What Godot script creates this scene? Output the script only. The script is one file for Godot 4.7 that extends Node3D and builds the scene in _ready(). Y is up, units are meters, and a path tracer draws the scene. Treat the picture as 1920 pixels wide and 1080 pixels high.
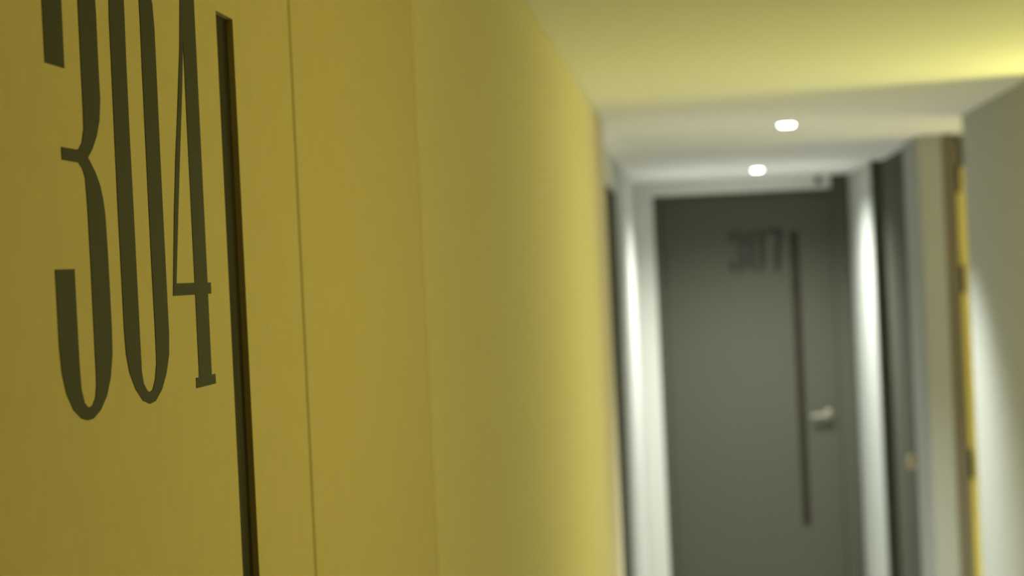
extends Node3D
# Hotel corridor seen along its left wall: room door 304 close by, door 307 closing the far end.
# Distances below are given as (x to the right, y up, d = metres down the corridor); world z = -d.

const EYE := 1.80          # camera height
const CEIL := 2.22
const LEFT := -0.24        # face of the near left wall
const LEFT_FAR := -0.285   # face of the far left wall
const RIGHT := 0.848       # face of the right wall
const RIGHT_FAR := 0.80
const END := 10.4

var M := {}

# ---------------------------------------------------------------- mesh helpers
func st_new() -> SurfaceTool:
	var st := SurfaceTool.new()
	st.begin(Mesh.PRIMITIVE_TRIANGLES)
	st.set_smooth_group(-1)
	return st

func tri(st: SurfaceTool, a: Vector3, b: Vector3, c: Vector3, out: Vector3) -> void:
	if (a - c).cross(a - b).dot(out) < 0.0:
		var t := b
		b = c
		c = t
	st.add_vertex(a)
	st.add_vertex(b)
	st.add_vertex(c)

func quad(st: SurfaceTool, a: Vector3, b: Vector3, c: Vector3, e: Vector3, out: Vector3) -> void:
	tri(st, a, b, c, out)
	tri(st, a, c, e, out)

# chamfered box between two corners
func box(st: SurfaceTool, lo: Vector3, hi: Vector3, bevel := 0.0) -> void:
	var c := (lo + hi) * 0.5
	var h := (hi - lo) * 0.5
	var b := minf(bevel, minf(h.x, minf(h.y, h.z)) * 0.9)
	for axis in 3:
		for s in [-1.0, 1.0]:
			var u := (axis + 1) % 3
			var w := (axis + 2) % 3
			var p := []
			for q in [[-1, -1], [1, -1], [1, 1], [-1, 1]]:
				var v := Vector3.ZERO
				v[axis] = s * h[axis]
				v[u] = q[0] * (h[u] - b)
				v[w] = q[1] * (h[w] - b)
				p.append(c + v)
			var n := Vector3.ZERO
			n[axis] = s
			quad(st, p[0], p[1], p[2], p[3], n)
	if b <= 0.0:
		return
	for axis in 3:
		var u := (axis + 1) % 3
		var w := (axis + 2) % 3
		for su in [-1.0, 1.0]:
			for sw in [-1.0, 1.0]:
				var p := []
				for sa in [-1.0, 1.0]:
					var v := Vector3.ZERO
					v[axis] = sa * (h[axis] - b)
					v[u] = su * h[u]
					v[w] = sw * (h[w] - b)
					p.append(c + v)
					var v2 := v
					v2[u] = su * (h[u] - b)
					v2[w] = sw * h[w]
					p.append(c + v2)
				var n := Vector3.ZERO
				n[u] = su
				n[w] = sw
				quad(st, p[0], p[1], p[3], p[2], n)
	for sx in [-1.0, 1.0]:
		for sy in [-1.0, 1.0]:
			for sz in [-1.0, 1.0]:
				var s := Vector3(sx, sy, sz)
				tri(st, c + s * Vector3(h.x, h.y - b, h.z - b), c + s * Vector3(h.x - b, h.y, h.z - b), c + s * Vector3(h.x - b, h.y - b, h.z), s)

# box in corridor measures: x0..x1, y0..y1, d0..d1
func cbox(st: SurfaceTool, x0: float, x1: float, y0: float, y1: float, d0: float, d1: float, bevel := 0.0) -> void:
	box(st, Vector3(x0, y0, -d1), Vector3(x1, y1, -d0), bevel)

# profile [radius, height] turned about a line through `at` along `axis`
func lathe(st: SurfaceTool, at: Vector3, axis: Vector3, profile: Array, sides := 32) -> void:
	st.set_smooth_group(1)
	var ax := axis.normalized()
	var e := ax.cross(Vector3(0.3, 0.2, 1.0) if absf(ax.z) < 0.7 else Vector3(1, 0.2, 0)).normalized()
	var g := ax.cross(e)
	for i in profile.size() - 1:
		var p = profile[i]
		var q = profile[i + 1]
		for k in sides:
			var t0 := TAU * k / sides
			var t1 := TAU * (k + 1) / sides
			var d0 := e * cos(t0) + g * sin(t0)
			var d1 := e * cos(t1) + g * sin(t1)
			var a: Vector3 = at + ax * p[1] + d0 * p[0]
			var b: Vector3 = at + ax * p[1] + d1 * p[0]
			var c: Vector3 = at + ax * q[1] + d1 * q[0]
			var f: Vector3 = at + ax * q[1] + d0 * q[0]
			var out: Vector3 = (d0 + d1) * (q[1] - p[1]) - ax * 2.0 * (q[0] - p[0])
			if p[0] > 0.0:
				tri(st, a, b, c, out)
			if q[0] > 0.0:
				tri(st, a, c, f, out)
	st.set_smooth_group(-1)

# flat shape cut from sheet: polygon in local x,y, from z0 to z1
func sheet(st: SurfaceTool, pts: PackedVector2Array, z0: float, z1: float) -> void:
	var idx := Geometry2D.triangulate_polygon(pts)
	for i in range(0, idx.size(), 3):
		var a := pts[idx[i]]
		var b := pts[idx[i + 1]]
		var c := pts[idx[i + 2]]
		tri(st, Vector3(a.x, a.y, z1), Vector3(b.x, b.y, z1), Vector3(c.x, c.y, z1), Vector3(0, 0, 1))
	var turn := -1.0 if Geometry2D.is_polygon_clockwise(pts) else 1.0
	for i in pts.size():
		var a := pts[i]
		var b := pts[(i + 1) % pts.size()]
		var n := Vector3(b.y - a.y, a.x - b.x, 0) * turn
		quad(st, Vector3(a.x, a.y, z0), Vector3(b.x, b.y, z0), Vector3(b.x, b.y, z1), Vector3(a.x, a.y, z1), n)

func mesh(called: String, st: SurfaceTool, mat: Material, parent: Node = self) -> MeshInstance3D:
	st.generate_normals()
	var o := MeshInstance3D.new()
	o.name = called
	o.mesh = st.commit()
	o.material_override = mat
	o.cast_shadow = GeometryInstance3D.SHADOW_CASTING_SETTING_ON
	parent.add_child(o, true)
	return o

func struct(o: Node, label := "") -> Node:
	o.set_meta("kind", "structure")
	if label:
		o.set_meta("label", label)
		o.set_meta("category", label.get_slice("|", 1) if "|" in label else "structure")
	return o

func tag(o: Node, label: String, category: String, group := "") -> Node:
	o.set_meta("label", label)
	o.set_meta("category", category)
	if group:
		o.set_meta("group", group)
	return o

func base(called: String, xf: Transform3D) -> Node3D:
	var n := Node3D.new()
	n.name = called
	add_child(n, true)
	n.transform = xf
	return n

# ---------------------------------------------------------------- materials
func noise_tex(freq: float, seed_no: int, lo: float, hi: float, size := 512, kind := FastNoiseLite.TYPE_SIMPLEX_SMOOTH) -> NoiseTexture2D:
	var n := FastNoiseLite.new()
	n.seed = seed_no
	n.noise_type = kind
	n.frequency = freq
	n.fractal_octaves = 4
	var t := NoiseTexture2D.new()
	t.width = size
	t.height = size
	t.seamless = true
	t.noise = n
	var g := Gradient.new()
	g.set_color(0, Color(lo, lo, lo))
	g.set_color(1, Color(hi, hi, hi))
	t.color_ramp = g
	return t

func paint(lin: Color, rough: float, tone: Texture2D, relief: Texture2D, relief_cm: float, scale := 2.0) -> StandardMaterial3D:
	var m := StandardMaterial3D.new()
	m.albedo_color = lin.linear_to_srgb()
	m.roughness = rough
	m.metallic_specular = 0.4
	m.albedo_texture = tone
	m.uv1_triplanar = true
	m.uv1_world_triplanar = true
	m.uv1_scale = Vector3.ONE * scale
	if relief_cm > 0.0:
		m.heightmap_enabled = true
		m.heightmap_texture = relief
		m.heightmap_scale = relief_cm
	return m

func make_materials() -> void:
	var tone := noise_tex(0.03, 7, 0.975, 1.0)
	var roller := noise_tex(0.16, 11, 0.0, 1.0)
	M.ceiling = paint(Color(0.88, 0.88, 0.86), 0.9, tone, roller, 0.01)
	M.grey_wall = paint(Color(0.43, 0.445, 0.415), 0.75, tone, roller, 0.01)
	M.white = paint(Color(0.72, 0.73, 0.68), 0.75, tone, roller, 0.01)
	M.cream = paint(Color(0.72, 0.635, 0.46), 0.8, tone, roller, 0.01)
	M.cream_door = paint(Color(0.62, 0.515, 0.305), 0.7, tone, roller, 0.004)
	M.grey_door = paint(Color(0.094, 0.098, 0.073), 0.9, tone, roller, 0.004)
	M.grey_door.metallic_specular = 0.2
	M.gap = paint(Color(0.05, 0.045, 0.035), 0.9, tone, roller, 0.0)
	M.vinyl = paint(Color(0.024, 0.021, 0.021), 0.68, tone, roller, 0.0)
	M.vinyl.metallic_specular = 0.33
	M.brown_frame = paint(Color(0.19, 0.165, 0.11), 0.7, tone, roller, 0.004)
	M.floor = paint(Color(0.82, 0.80, 0.74), 0.35, tone, roller, 0.01)
	var w := StandardMaterial3D.new()
	var grain := noise_tex(0.02, 23, 0.55, 1.0)
	w.albedo_color = Color(0.046, 0.035, 0.023).linear_to_srgb()
	w.albedo_texture = grain
	w.uv1_triplanar = true
	w.uv1_scale = Vector3(9.0, 0.6, 9.0)
	w.roughness = 0.75
	w.metallic_specular = 0.25
	M.wood = w
	M.lamplight_tinted_door = paint(Color(0.78, 0.68, 0.20), 0.6, tone, roller, 0.004)  # yellow of the room's warm lamplight put into the leaf colour
	M.metal = StandardMaterial3D.new()
	M.metal.albedo_color = Color(0.56, 0.54, 0.48)
	M.metal.metallic = 0.55
	M.metal.roughness = 0.42
	M.brass = StandardMaterial3D.new()
	M.brass.albedo_color = Color(0.80, 0.74, 0.58)
	M.brass.metallic = 0.3
	M.brass.roughness = 0.4
	M.steel = StandardMaterial3D.new()
	M.steel.albedo_color = Color(0.16, 0.16, 0.15)
	M.steel.metallic = 0.4
	M.steel.roughness = 0.5
	M.plastic = StandardMaterial3D.new()
	M.plastic.albedo_color = Color(0.86, 0.86, 0.83)
	M.plastic.roughness = 0.45
	M.dark_plastic = StandardMaterial3D.new()
	M.dark_plastic.albedo_color = Color(0.05, 0.05, 0.05)
	M.dark_plastic.roughness = 0.3

func glow(c: Color, energy: float) -> StandardMaterial3D:
	var m := StandardMaterial3D.new()
	m.albedo_color = Color(0.9, 0.9, 0.88)
	m.roughness = 0.4
	m.emission_enabled = true
	m.emission = c
	m.emission_energy_multiplier = energy
	return m

# ---------------------------------------------------------------- room numbers (metres on the door, x from the middle of the pull strip, y from eye height)
const ZERO_D := 1.0525
const THREE := [
	0.7468, 0.0876, 0.7466, 0.1180, 0.7480, 0.1285, 0.7525, 0.1370, 0.7605, 0.1439, 0.7705, 0.1479, 0.7783, 0.1491, 0.7860, 0.1490, 0.7963, 0.1464, 0.8059, 0.1412, 0.8124, 0.1340, 0.8160, 0.1248,
	0.8168, 0.1146, 0.8165, 0.1000, 0.8166, 0.0877, 0.8168, 0.0796, 0.8143, 0.0705, 0.8093, 0.0637, 0.8024, 0.0580, 0.7959, 0.0543, 0.8049, 0.0489, 0.8109, 0.0436, 0.8141, 0.0380, 0.8160, 0.0318,
	0.8168, 0.0190, 0.8172, 0.0067, 0.8173, -0.0155, 0.8164, -0.0258, 0.8124, -0.0350, 0.8059, -0.0422, 0.7963, -0.0474, 0.7860, -0.0500, 0.7783, -0.0501, 0.7711, -0.0489, 0.7612, -0.0449, 0.7532, -0.0380, 0.7489, -0.0299, 0.7472, -0.0196,
	0.7468, 0.0094, 0.7708, 0.0095, 0.7709, -0.0092, 0.7712, -0.0270, 0.7722, -0.0376, 0.7756, -0.0431, 0.7807, -0.0453, 0.7855, -0.0448, 0.7901, -0.0420, 0.7922, -0.0372, 0.7925, -0.0314, 0.7925, -0.0147, 0.7925, 0.0069,
	0.7921, 0.0318, 0.7917, 0.0381, 0.7908, 0.0459, 0.7877, 0.0495, 0.7828, 0.0516, 0.7618, 0.0517, 0.7618, 0.0566, 0.7811, 0.0566, 0.7842, 0.0570, 0.7889, 0.0600, 0.7920, 0.0657, 0.7924, 0.0729,
	0.7923, 0.0910, 0.7924, 0.1137, 0.7924, 0.1304, 0.7920, 0.1362, 0.7901, 0.1410, 0.7855, 0.1438, 0.7807, 0.1443, 0.7756, 0.1421, 0.7722, 0.1366, 0.7712, 0.1260, 0.7706, 0.1143, 0.7704, 0.0877]
const ZERO_LEFT := [
	0.8720, 0.1490, 0.8595, 0.1468, 0.8490, 0.1413, 0.8407, 0.1338, 0.8370, 0.1257, 0.8358, 0.1151, 0.8357, 0.0937, 0.8352, 0.0603, 0.8350, 0.0328, 0.8354, 0.0066, 0.8355, -0.0161, 0.8368, -0.0267, 0.8407, -0.0348, 0.8490, -0.0423, 0.8595, -0.0478, 0.8700, -0.0499,
	0.8708, -0.0448, 0.8669, -0.0439, 0.8615, -0.0404, 0.8594, -0.0349, 0.8592, -0.0205, 0.8590, 0.0047, 0.8589, 0.0334, 0.8584, 0.0701, 0.8587, 0.1001, 0.8594, 0.1195, 0.8596, 0.1339, 0.8615, 0.1394, 0.8669, 0.1429, 0.8715, 0.1438]
const ZERO_RIGHT := [
	0.8720, 0.1490, 0.8800, 0.1483, 0.8910, 0.1439, 0.9002, 0.1370, 0.9066, 0.1304, 0.9084, 0.1194, 0.9082, 0.0960, 0.9077, 0.0599, 0.9077, 0.0346, 0.9078, 0.0062, 0.9079, -0.0204, 0.9061, -0.0298, 0.9002, -0.0380, 0.8910, -0.0449, 0.8796, -0.0493, 0.8700, -0.0499,
	0.8708, -0.0448, 0.8757, -0.0440, 0.8807, -0.0397, 0.8841, -0.0325, 0.8845, -0.0177, 0.8839, 0.0110, 0.8838, 0.0340, 0.8840, 0.0675, 0.8841, 0.1000, 0.8845, 0.1167, 0.8843, 0.1315, 0.8810, 0.1387, 0.8760, 0.1430, 0.8715, 0.1438]
const FOUR_LEFT := [
	0.9608, 0.1490, 0.9582, 0.1386, 0.9531, 0.1143, 0.9421, 0.0804, 0.9355, 0.0614, 0.9279, 0.0352, 0.9189, -0.0033, 0.9606, -0.0033, 0.9606, 0.0024, 0.9257, 0.0024, 0.9353, 0.0353, 0.9450, 0.0665, 0.9543, 0.0955, 0.9606, 0.1198]
const FOUR_RIGHT := [
	0.9608, 0.1490, 0.9862, 0.1490, 0.9862, 0.0023, 0.9930, 0.0023, 0.9930, -0.0033, 0.9860, -0.0033, 0.9857, -0.0433, 0.9935, -0.0433, 0.9935, -0.0482, 0.9540, -0.0482, 0.9540, -0.0432, 0.9604, -0.0432, 0.9606, -0.0033, 0.9606, 0.0024, 0.9606, 0.1198]
const SEVEN := [
	0.9200, 0.1490, 0.9940, 0.1490, 0.9940, 0.1280, 0.9760, -0.0490, 0.9500, -0.0490, 0.9680, 0.1300, 0.9290, 0.1300, 0.9290, 0.1100, 0.9200, 0.1100]

func pts(flat: Array, k: float) -> PackedVector2Array:
	var p := PackedVector2Array()
	for i in range(0, flat.size(), 2):
		p.append(Vector2(-0.059 + (flat[i] - 0.9935) * k, flat[i + 1] * k + EYE))
	return p

func digits(parent: Node3D, third: String, n0: float, k: float) -> void:
	var a := st_new()
	sheet(a, pts(THREE, k), n0 - 0.0001, n0 + 0.0003)
	mesh("digit_three", a, M.vinyl, parent)
	var b := st_new()
	sheet(b, pts(ZERO_LEFT, k), n0 - 0.0001, n0 + 0.0003)
	sheet(b, pts(ZERO_RIGHT, k), n0 - 0.0001, n0 + 0.0003)
	mesh("digit_zero", b, M.vinyl, parent)
	var c := st_new()
	if third == "four":
		sheet(c, pts(FOUR_LEFT, k), n0 - 0.0001, n0 + 0.0003)
		sheet(c, pts(FOUR_RIGHT, k), n0 - 0.0001, n0 + 0.0003)
	else:
		sheet(c, pts(SEVEN, k), n0 - 0.0001, n0 + 0.0003)
	mesh("digit_" + third, c, M.vinyl, parent)

# door leaf in its own axes: x along the door, y up, z out of its face; face at z = n; sunk pull strip at x = 0
func leaf(parent: Node3D, mat: Material, n: float, x0: float, x1: float, top: float, strip: bool) -> void:
	var st := st_new()
	var t := 0.045
	if strip:
		var h := 0.0194
		var lo := 0.437
		var hi := EYE + 0.143
		box(st, Vector3(x0, 0.01, n - t), Vector3(-h, top, n))
		box(st, Vector3(h, 0.01, n - t), Vector3(x1, top, n))
		box(st, Vector3(-h, 0.01, n - t), Vector3(h, lo, n))
		box(st, Vector3(-h, hi, n - t), Vector3(h, top, n))
		box(st, Vector3(-h, lo, n - t), Vector3(h, hi, n - 0.006))
	else:
		box(st, Vector3(x0, 0.01, n - t), Vector3(x1, top, n), 0.002)
	mesh("leaf", st, mat, parent)
	if strip:
		var s := st_new()
		box(s, Vector3(-0.0192, 0.4372, n - 0.0062), Vector3(0.0192, EYE + 0.1428, n - 0.0033))
		mesh("pull_strip", s, M.wood, parent).set_meta("label", "dark reddish wood pull strip sunk in the door")

func lever(parent: Node3D, n: float, x: float, y: float, dir: float) -> void:
	var st := st_new()
	lathe(st, Vector3(x, y, n), Vector3(0, 0, 1), [[0.0, 0.0], [0.026, 0.0], [0.026, 0.006], [0.023, 0.009], [0.0, 0.009]], 28)
	var rose := mesh("handle_rose", st, M.metal, parent)
	var h := st_new()
	lathe(h, Vector3(x, y, n + 0.009), Vector3(0, 0, 1), [[0.009, 0.0], [0.009, 0.035], [0.0105, 0.040], [0.0105, 0.052], [0.0, 0.053]], 20)
	lathe(h, Vector3(x, y, n + 0.051), Vector3(dir, -0.04, 0), [[0.0, -0.0105], [0.0105, -0.009], [0.0105, 0.02], [0.0095, 0.085], [0.007, 0.094], [0.0, 0.096]], 20)
	mesh("lever", h, M.metal, rose)

func knob(parent: Node3D, n: float, x: float, y: float) -> void:
	var st := st_new()
	lathe(st, Vector3(x, y, n), Vector3(0, 0, 1), [[0.0, 0.0], [0.028, 0.0], [0.028, 0.005], [0.024, 0.008], [0.010, 0.009], [0.010, 0.026], [0.020, 0.031], [0.026, 0.040], [0.026, 0.052], [0.021, 0.060], [0.0, 0.063]], 32)
	mesh("door_knob", st, M.brass, parent).set_meta("label", "pale brass door knob")

# ---------------------------------------------------------------- lamps
func downlight(x: float, d: float, label: String, energy: float, angle: float) -> void:
	var col := Color(0.985, 1.0, 0.965)
	var at := Vector3(x, CEIL, -d)
	var n := base("ceiling_downlight", Transform3D(Basis(), at))
	tag(n, label, "downlight", "corridor ceiling downlights")
	var ring := st_new()
	lathe(ring, Vector3.ZERO, Vector3(0, -1, 0), [[0.036, 0.0], [0.036, 0.001], [0.034, 0.002], [0.027, 0.002], [0.0245, 0.001], [0.0245, 0.0]], 40)
	mesh("trim_ring", ring, M.plastic, n)
	var lens := st_new()
	lathe(lens, Vector3.ZERO, Vector3(0, -1, 0), [[0.0245, 0.0005], [0.0225, 0.004], [0.017, 0.0058], [0.0, 0.0065]], 32)
	mesh("lamp_lens", lens, glow(col, 24.0), n)
	var l := SpotLight3D.new()
	l.name = "downlight_beam"
	l.light_color = col
	l.light_energy = energy
	l.light_size = 0.024
	l.spot_range = 20.0
	l.spot_attenuation = 2.0
	l.spot_angle = angle
	l.spot_angle_attenuation = 1.0
	l.shadow_enabled = true
	n.add_child(l)
	l.position = Vector3(0, -0.012, 0)
	l.rotation = Vector3(-PI / 2, 0, 0)

func globe_lamp(called: String, label: String, at: Vector3, r: float, col: Color, energy: float, wall_dir := Vector3.ZERO, wall_gap := 0.0) -> void:
	var n := base(called, Transform3D(Basis(), at))
	tag(n, label, "lamp", "opal globe lamps")
	var g := st_new()
	var prof := []
	for i in 17:
		var a := PI * i / 16.0
		prof.append([r * sin(a), -r * cos(a)])
	lathe(g, Vector3.ZERO, Vector3(0, 1, 0), prof, 32)
	mesh("lamp_globe", g, glow(col, 1.2), n)
	var s := st_new()
	var to := wall_dir if wall_dir != Vector3.ZERO else Vector3.UP
	var gap := wall_gap if wall_dir != Vector3.ZERO else CEIL - at.y
	lathe(s, to * r * 0.9, to, [[0.0, 0.0], [0.02, 0.0], [0.02, 0.02], [0.008, 0.022], [0.008, gap - r * 0.9 - 0.012]], 20)
	mesh("lamp_stem", s, M.metal, n)
	var p := st_new()
	lathe(p, to * (gap - 0.014), to, [[0.0, 0.0], [0.045, 0.0], [0.05, 0.004], [0.05, 0.014], [0.0, 0.014]], 28)
	mesh("lamp_mount", p, M.metal, n)
	var l := OmniLight3D.new()
	l.name = "globe_light"
	l.light_color = col
	l.light_energy = energy
	l.light_size = r * 0.9
	l.omni_range = 20.0
	l.omni_attenuation = 2.0
	l.shadow_enabled = true
	n.add_child(l)

# ---------------------------------------------------------------- the scene
func _ready() -> void:
	# camera: corridor runs to pixel (1300, 495) of 1920x1080, focal length 3800 px, camera rolled by atan(0.047)
	var f := 3800.0
	var w := Vector3(340, 45, -f).normalized()
	var u := Vector3(-0.047, 1, 0)
	u = (u - w * u.dot(w)).normalized()
	var r := w.cross(u)
	var cam := Camera3D.new()
	cam.name = "camera"
	add_child(cam)
	cam.transform = Transform3D(Basis(Vector3(r.x, u.x, -w.x), Vector3(r.y, u.y, -w.y), Vector3(r.z, u.z, -w.z)), Vector3(0, EYE, 0))
	var lens := CameraAttributesPhysical.new()
	lens.frustum_focal_length = 50.0
	lens.frustum_focus_distance = 0.92
	lens.exposure_aperture = 9.0
	cam.attributes = lens
	cam.keep_aspect = Camera3D.KEEP_HEIGHT
	cam.fov = rad_to_deg(2.0 * atan(540.0 / f))
	cam.near = 0.05
	cam.far = 60.0
	cam.current = true

	var we := WorldEnvironment.new()
	we.name = "environment"
	var env := Environment.new()
	env.background_mode = Environment.BG_COLOR
	env.background_color = Color.BLACK
	env.tonemap_mode = Environment.TONE_MAPPER_LINEAR
	env.tonemap_exposure = 1.0
	env.sdfgi_enabled = true
	env.ssao_enabled = true
	env.ssil_enabled = true
	we.environment = env
	add_child(we)

	make_materials()

	# lamps
	var warm := Color(1.0, 0.985, 0.54)
	downlight(0.309, 6.36, "bright round downlight in the ceiling before the open doorway", 5.8, 53.0)
	downlight(0.313, 9.40, "bright round downlight in the ceiling close above door 307", 5.1, 78.0)
	globe_lamp("pendant_lamp", "opal globe hanging inside the side lobby between the near wall pieces", Vector3(1.36, 1.72, -4.80), 0.15, warm, 0.74)
	globe_lamp("pendant_lamp", "opal globe hanging inside the room with the open door", Vector3(1.75, 1.60, -7.15), 0.05, Color(1.0, 0.945, 0.70), 0.35)
	globe_lamp("wall_sconce", "opal globe sconce on the right wall facing door 304", Vector3(RIGHT - 0.12, 1.70, -1.25), 0.05, Color(1.0, 0.94, 0.46), 0.20, Vector3(1, 0, 0), 0.12)

	build_shell()
	build_doors()
	build_sensor()

func build_shell() -> void:
	var st := st_new()
	cbox(st, -0.6, 2.5, -0.1, 0.0, -3.3, 10.4)
	struct(mesh("floor", st, M.floor))
	st = st_new()
	cbox(st, -0.6, 2.5, CEIL, CEIL + 0.1, -3.3, 10.4)
	struct(mesh("ceiling", st, M.ceiling))
	# left wall: near piece behind and beyond door 304, then the set-back far piece with a door
	st = st_new()
	cbox(st, -0.40, LEFT, 0, CEIL, -3.2, -0.15)
	cbox(st, -0.40, LEFT, 0, CEIL, 1.7995, 5.8, 0.003)
	struct(mesh("wall_left", st, M.cream))
	st = st_new()
	cbox(st, -0.45, LEFT_FAR, 0, CEIL, 5.8, 6.5)
	cbox(st, -0.45, LEFT_FAR, 0, CEIL, 7.86, END)
	cbox(st, -0.45, LEFT_FAR, 2.09, CEIL, 6.5, 7.86)
	cbox(st, -0.45, -0.36, 0, 2.09, 6.5, 7.86)
	struct(mesh("wall_left_far", st, M.white))
	# end wall
	st = st_new()
	cbox(st, -0.45, -0.192, 0, CEIL, END, END + 0.2)
	cbox(st, -0.192, 0.712, 2.153, CEIL, END, END + 0.2)
	cbox(st, -0.192, 0.96, 0, 2.153, END + 0.1, END + 0.2)
	cbox(st, 0.712, 0.96, 2.153, CEIL, END + 0.1, END + 0.2)
	struct(mesh("wall_end", st, M.white))
	# right wall pieces with the openings between them
	st = st_new()
	cbox(st, RIGHT, RIGHT + 0.09, 0, CEIL, -3.2, 3.25, 0.004)
	cbox(st, RIGHT, RIGHT + 0.09, 0, CEIL, 4.97, 6.385, 0.004)
	cbox(st, 0.815, 0.90, 0, CEIL, 7.34, 7.84, 0.004)
	struct(mesh("wall_right", st, M.grey_wall))
	st = st_new()
	cbox(st, RIGHT_FAR, 0.96, 0, CEIL, 9.12, END, 0.004)
	struct(mesh("wall_right_far", st, M.grey_wall))
	# shells of the side lobby and of the room behind the open door
	st = st_new()
	cbox(st, 2.3, 2.4, 0, CEIL, 3.05, 7.84)
	cbox(st, 0.938, 2.3, 0, CEIL, 3.05, 3.15)
	cbox(st, 0.938, 2.3, 0, CEIL, 5.5, 5.6)
	cbox(st, 0.90, 2.3, 0, CEIL, 7.70, 7.84)
	struct(mesh("wall_rooms", st, M.white))
	# closing wall behind the camera
	st = st_new()
	cbox(st, -0.5, 1.0, 0, CEIL, -3.3, -3.2)
	struct(mesh("wall_behind", st, M.white))

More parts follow.
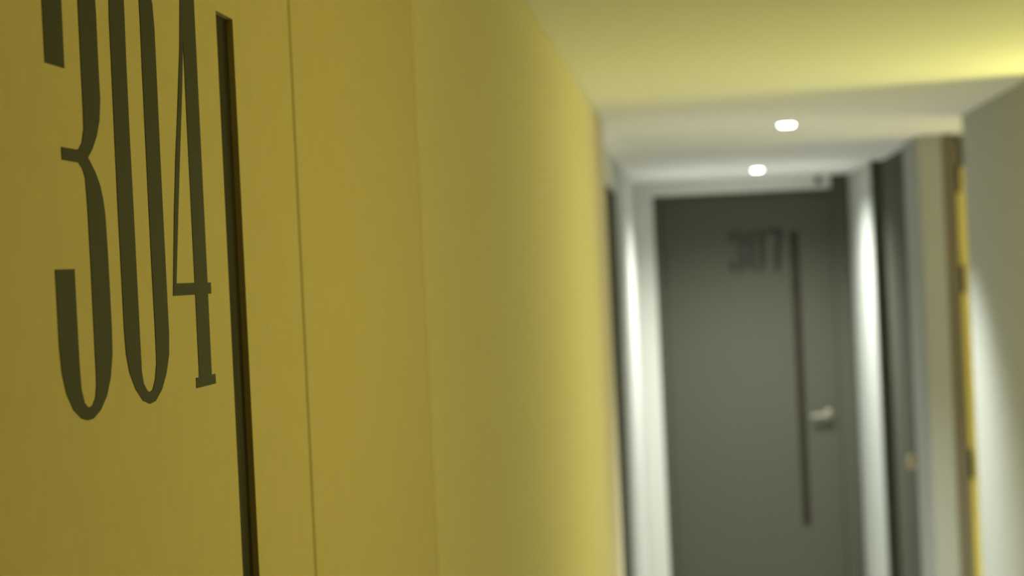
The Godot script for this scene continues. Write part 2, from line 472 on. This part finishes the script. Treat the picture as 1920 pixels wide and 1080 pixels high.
func build_doors() -> void:
	# door 304 in the near left wall
	var d := base("door_1", Transform3D(Basis(Vector3(0, 0, -1), Vector3.UP, Vector3(1, 0, 0)), Vector3(LEFT, 0, -ZERO_D)))
	struct(d)
	tag(d, "cream door 304 with tall dark numerals and sunk wood pull strip", "door")
	leaf(d, M.cream_door, 0.0, -0.66, 0.1735, 2.12, true)
	digits(d, "four", 0.0, 1.0)
	lever(d, 0.0, 0.12, 1.033, -1)
	var st := st_new()
	box(st, Vector3(0.1805, 0, -0.16), Vector3(0.7440, CEIL, 0.0), 0.0012)
	mesh("jamb_panel", st, M.cream_door, d)
	st = st_new()
	box(st, Vector3(-1.2, 0, -0.16), Vector3(-0.664, CEIL, 0.0), 0.0012)
	mesh("jamb_panel", st, M.cream_door, d)
	st = st_new()
	box(st, Vector3(-0.664, 2.124, -0.16), Vector3(0.1805, CEIL, 0.0), 0.0)
	mesh("head_panel", st, M.cream_door, d)
	st = st_new()
	box(st, Vector3(-0.664, 0, -0.16), Vector3(0.1805, 2.124, -0.046), 0.0)
	mesh("frame_stop", st, M.gap, d)
	st = st_new()
	box(st, Vector3(0.7440, 0, -0.16), Vector3(0.7470, CEIL, -0.004), 0.0)
	mesh("joint_filler", st, M.cream_door, d)

	# door 307 closing the corridor
	d = base("door_2", Transform3D(Basis(), Vector3(0.517, 0, -END)))
	struct(d)
	tag(d, "dark grey door 307 closing the far end of the corridor", "door")
	leaf(d, M.grey_door, -0.025, -0.672, 0.193, 2.133, true)
	digits(d, "seven", -0.025, 1.1)
	lever(d, -0.025, 0.135, 1.003, -1)
	st = st_new()
	box(st, Vector3(-0.709, 0, -0.1), Vector3(-0.674, 2.153, -0.002), 0.002)
	mesh("frame_post", st, M.grey_door, d)
	st = st_new()
	box(st, Vector3(0.195, 0, -0.1), Vector3(0.283, CEIL, -0.002), 0.002)
	mesh("frame_post", st, M.grey_door, d)
	st = st_new()
	box(st, Vector3(-0.674, 2.135, -0.1), Vector3(0.195, 2.153, -0.002), 0.002)
	mesh("frame_head", st, M.grey_door, d)

	# dark door in the far left wall
	d = base("door_3", Transform3D(Basis(Vector3(0, 0, -1), Vector3.UP, Vector3(1, 0, 0)), Vector3(LEFT_FAR, 0, -7.18)))
	struct(d)
	tag(d, "dark flush door in the far left wall beside door 307", "door")
	leaf(d, M.grey_door, -0.003, -0.678, 0.678, 2.088, false)

	# dark door with lever in the shallow niche of the right wall
	d = base("door_4", Transform3D(Basis(Vector3(0, 0, 1), Vector3.UP, Vector3(-1, 0, 0)), Vector3(0.852, 0, -8.40)))
	struct(d)
	tag(d, "dark grey door with round knob in the right wall niche", "door")
	leaf(d, M.grey_door, 0.0, -0.40, 0.555, 2.12, false)
	knob(d, 0.0, 0.455, 0.995)
	st = st_new()
	box(st, Vector3(-0.719, 0, -0.09), Vector3(-0.404, CEIL, 0.0), 0.002)
	mesh("frame_post", st, M.grey_door, d)
	st = st_new()
	box(st, Vector3(-0.719, 0, 0.0), Vector3(-0.70, CEIL, 0.050), 0.002)
	mesh("frame_post", st, M.grey_door, d)
	st = st_new()
	box(st, Vector3(-0.404, 2.124, -0.09), Vector3(0.559, CEIL, 0.0), 0.0)
	mesh("head_panel", st, M.grey_door, d)

	# open door of the warm lit room, folded back at the far side of its opening
	d = base("door_5", Transform3D(Basis(), Vector3(0.946, 0, -7.36)))
	struct(d)
	tag(d, "door with warm lamplight put into its colour, standing open into the warm lit room", "door")
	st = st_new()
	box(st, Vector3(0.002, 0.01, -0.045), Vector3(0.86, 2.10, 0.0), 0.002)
	mesh("leaf", st, M.lamplight_tinted_door, d)
	st = st_new()
	box(st, Vector3(-0.045, 0, -0.06), Vector3(0.0, CEIL, 0.018), 0.002)
	mesh("frame_post", st, M.brown_frame, d)
	for y in [2.06, 1.70, 1.04, 0.3]:
		var h := st_new()
		lathe(h, Vector3(0.006, y - 0.05, 0.008), Vector3.UP, [[0.0, 0.0], [0.009, 0.0], [0.009, 0.10], [0.0, 0.10]], 16)
		mesh("hinge", h, M.steel, d)

func build_sensor() -> void:
	var n := base("ceiling_sensor", Transform3D(Basis(), Vector3(0.67, CEIL, -10.33)))
	tag(n, "small pale sensor with dark lens on the ceiling above door 307", "sensor")
	var st := st_new()
	lathe(st, Vector3.ZERO, Vector3(0, -1, 0), [[0.03, 0.0], [0.03, 0.008], [0.026, 0.012], [0.0, 0.012]], 28)
	mesh("sensor_base", st, M.plastic, n)
	st = st_new()
	lathe(st, Vector3(0.03, -0.027, 0), Vector3(-1, 0, 0.25), [[0.0, 0.0], [0.016, 0.0], [0.018, 0.003], [0.018, 0.045], [0.0, 0.045]], 24)
	var body := mesh("sensor_body", st, M.plastic, n)
	st = st_new()
	lathe(st, Vector3(-0.0125, -0.027, 0.0108), Vector3(-1, 0, 0.25), [[0.0195, 0.0], [0.0195, 0.022], [0.014, 0.026], [0.0, 0.027]], 24)
	mesh("lens_hood", st, M.dark_plastic, body)
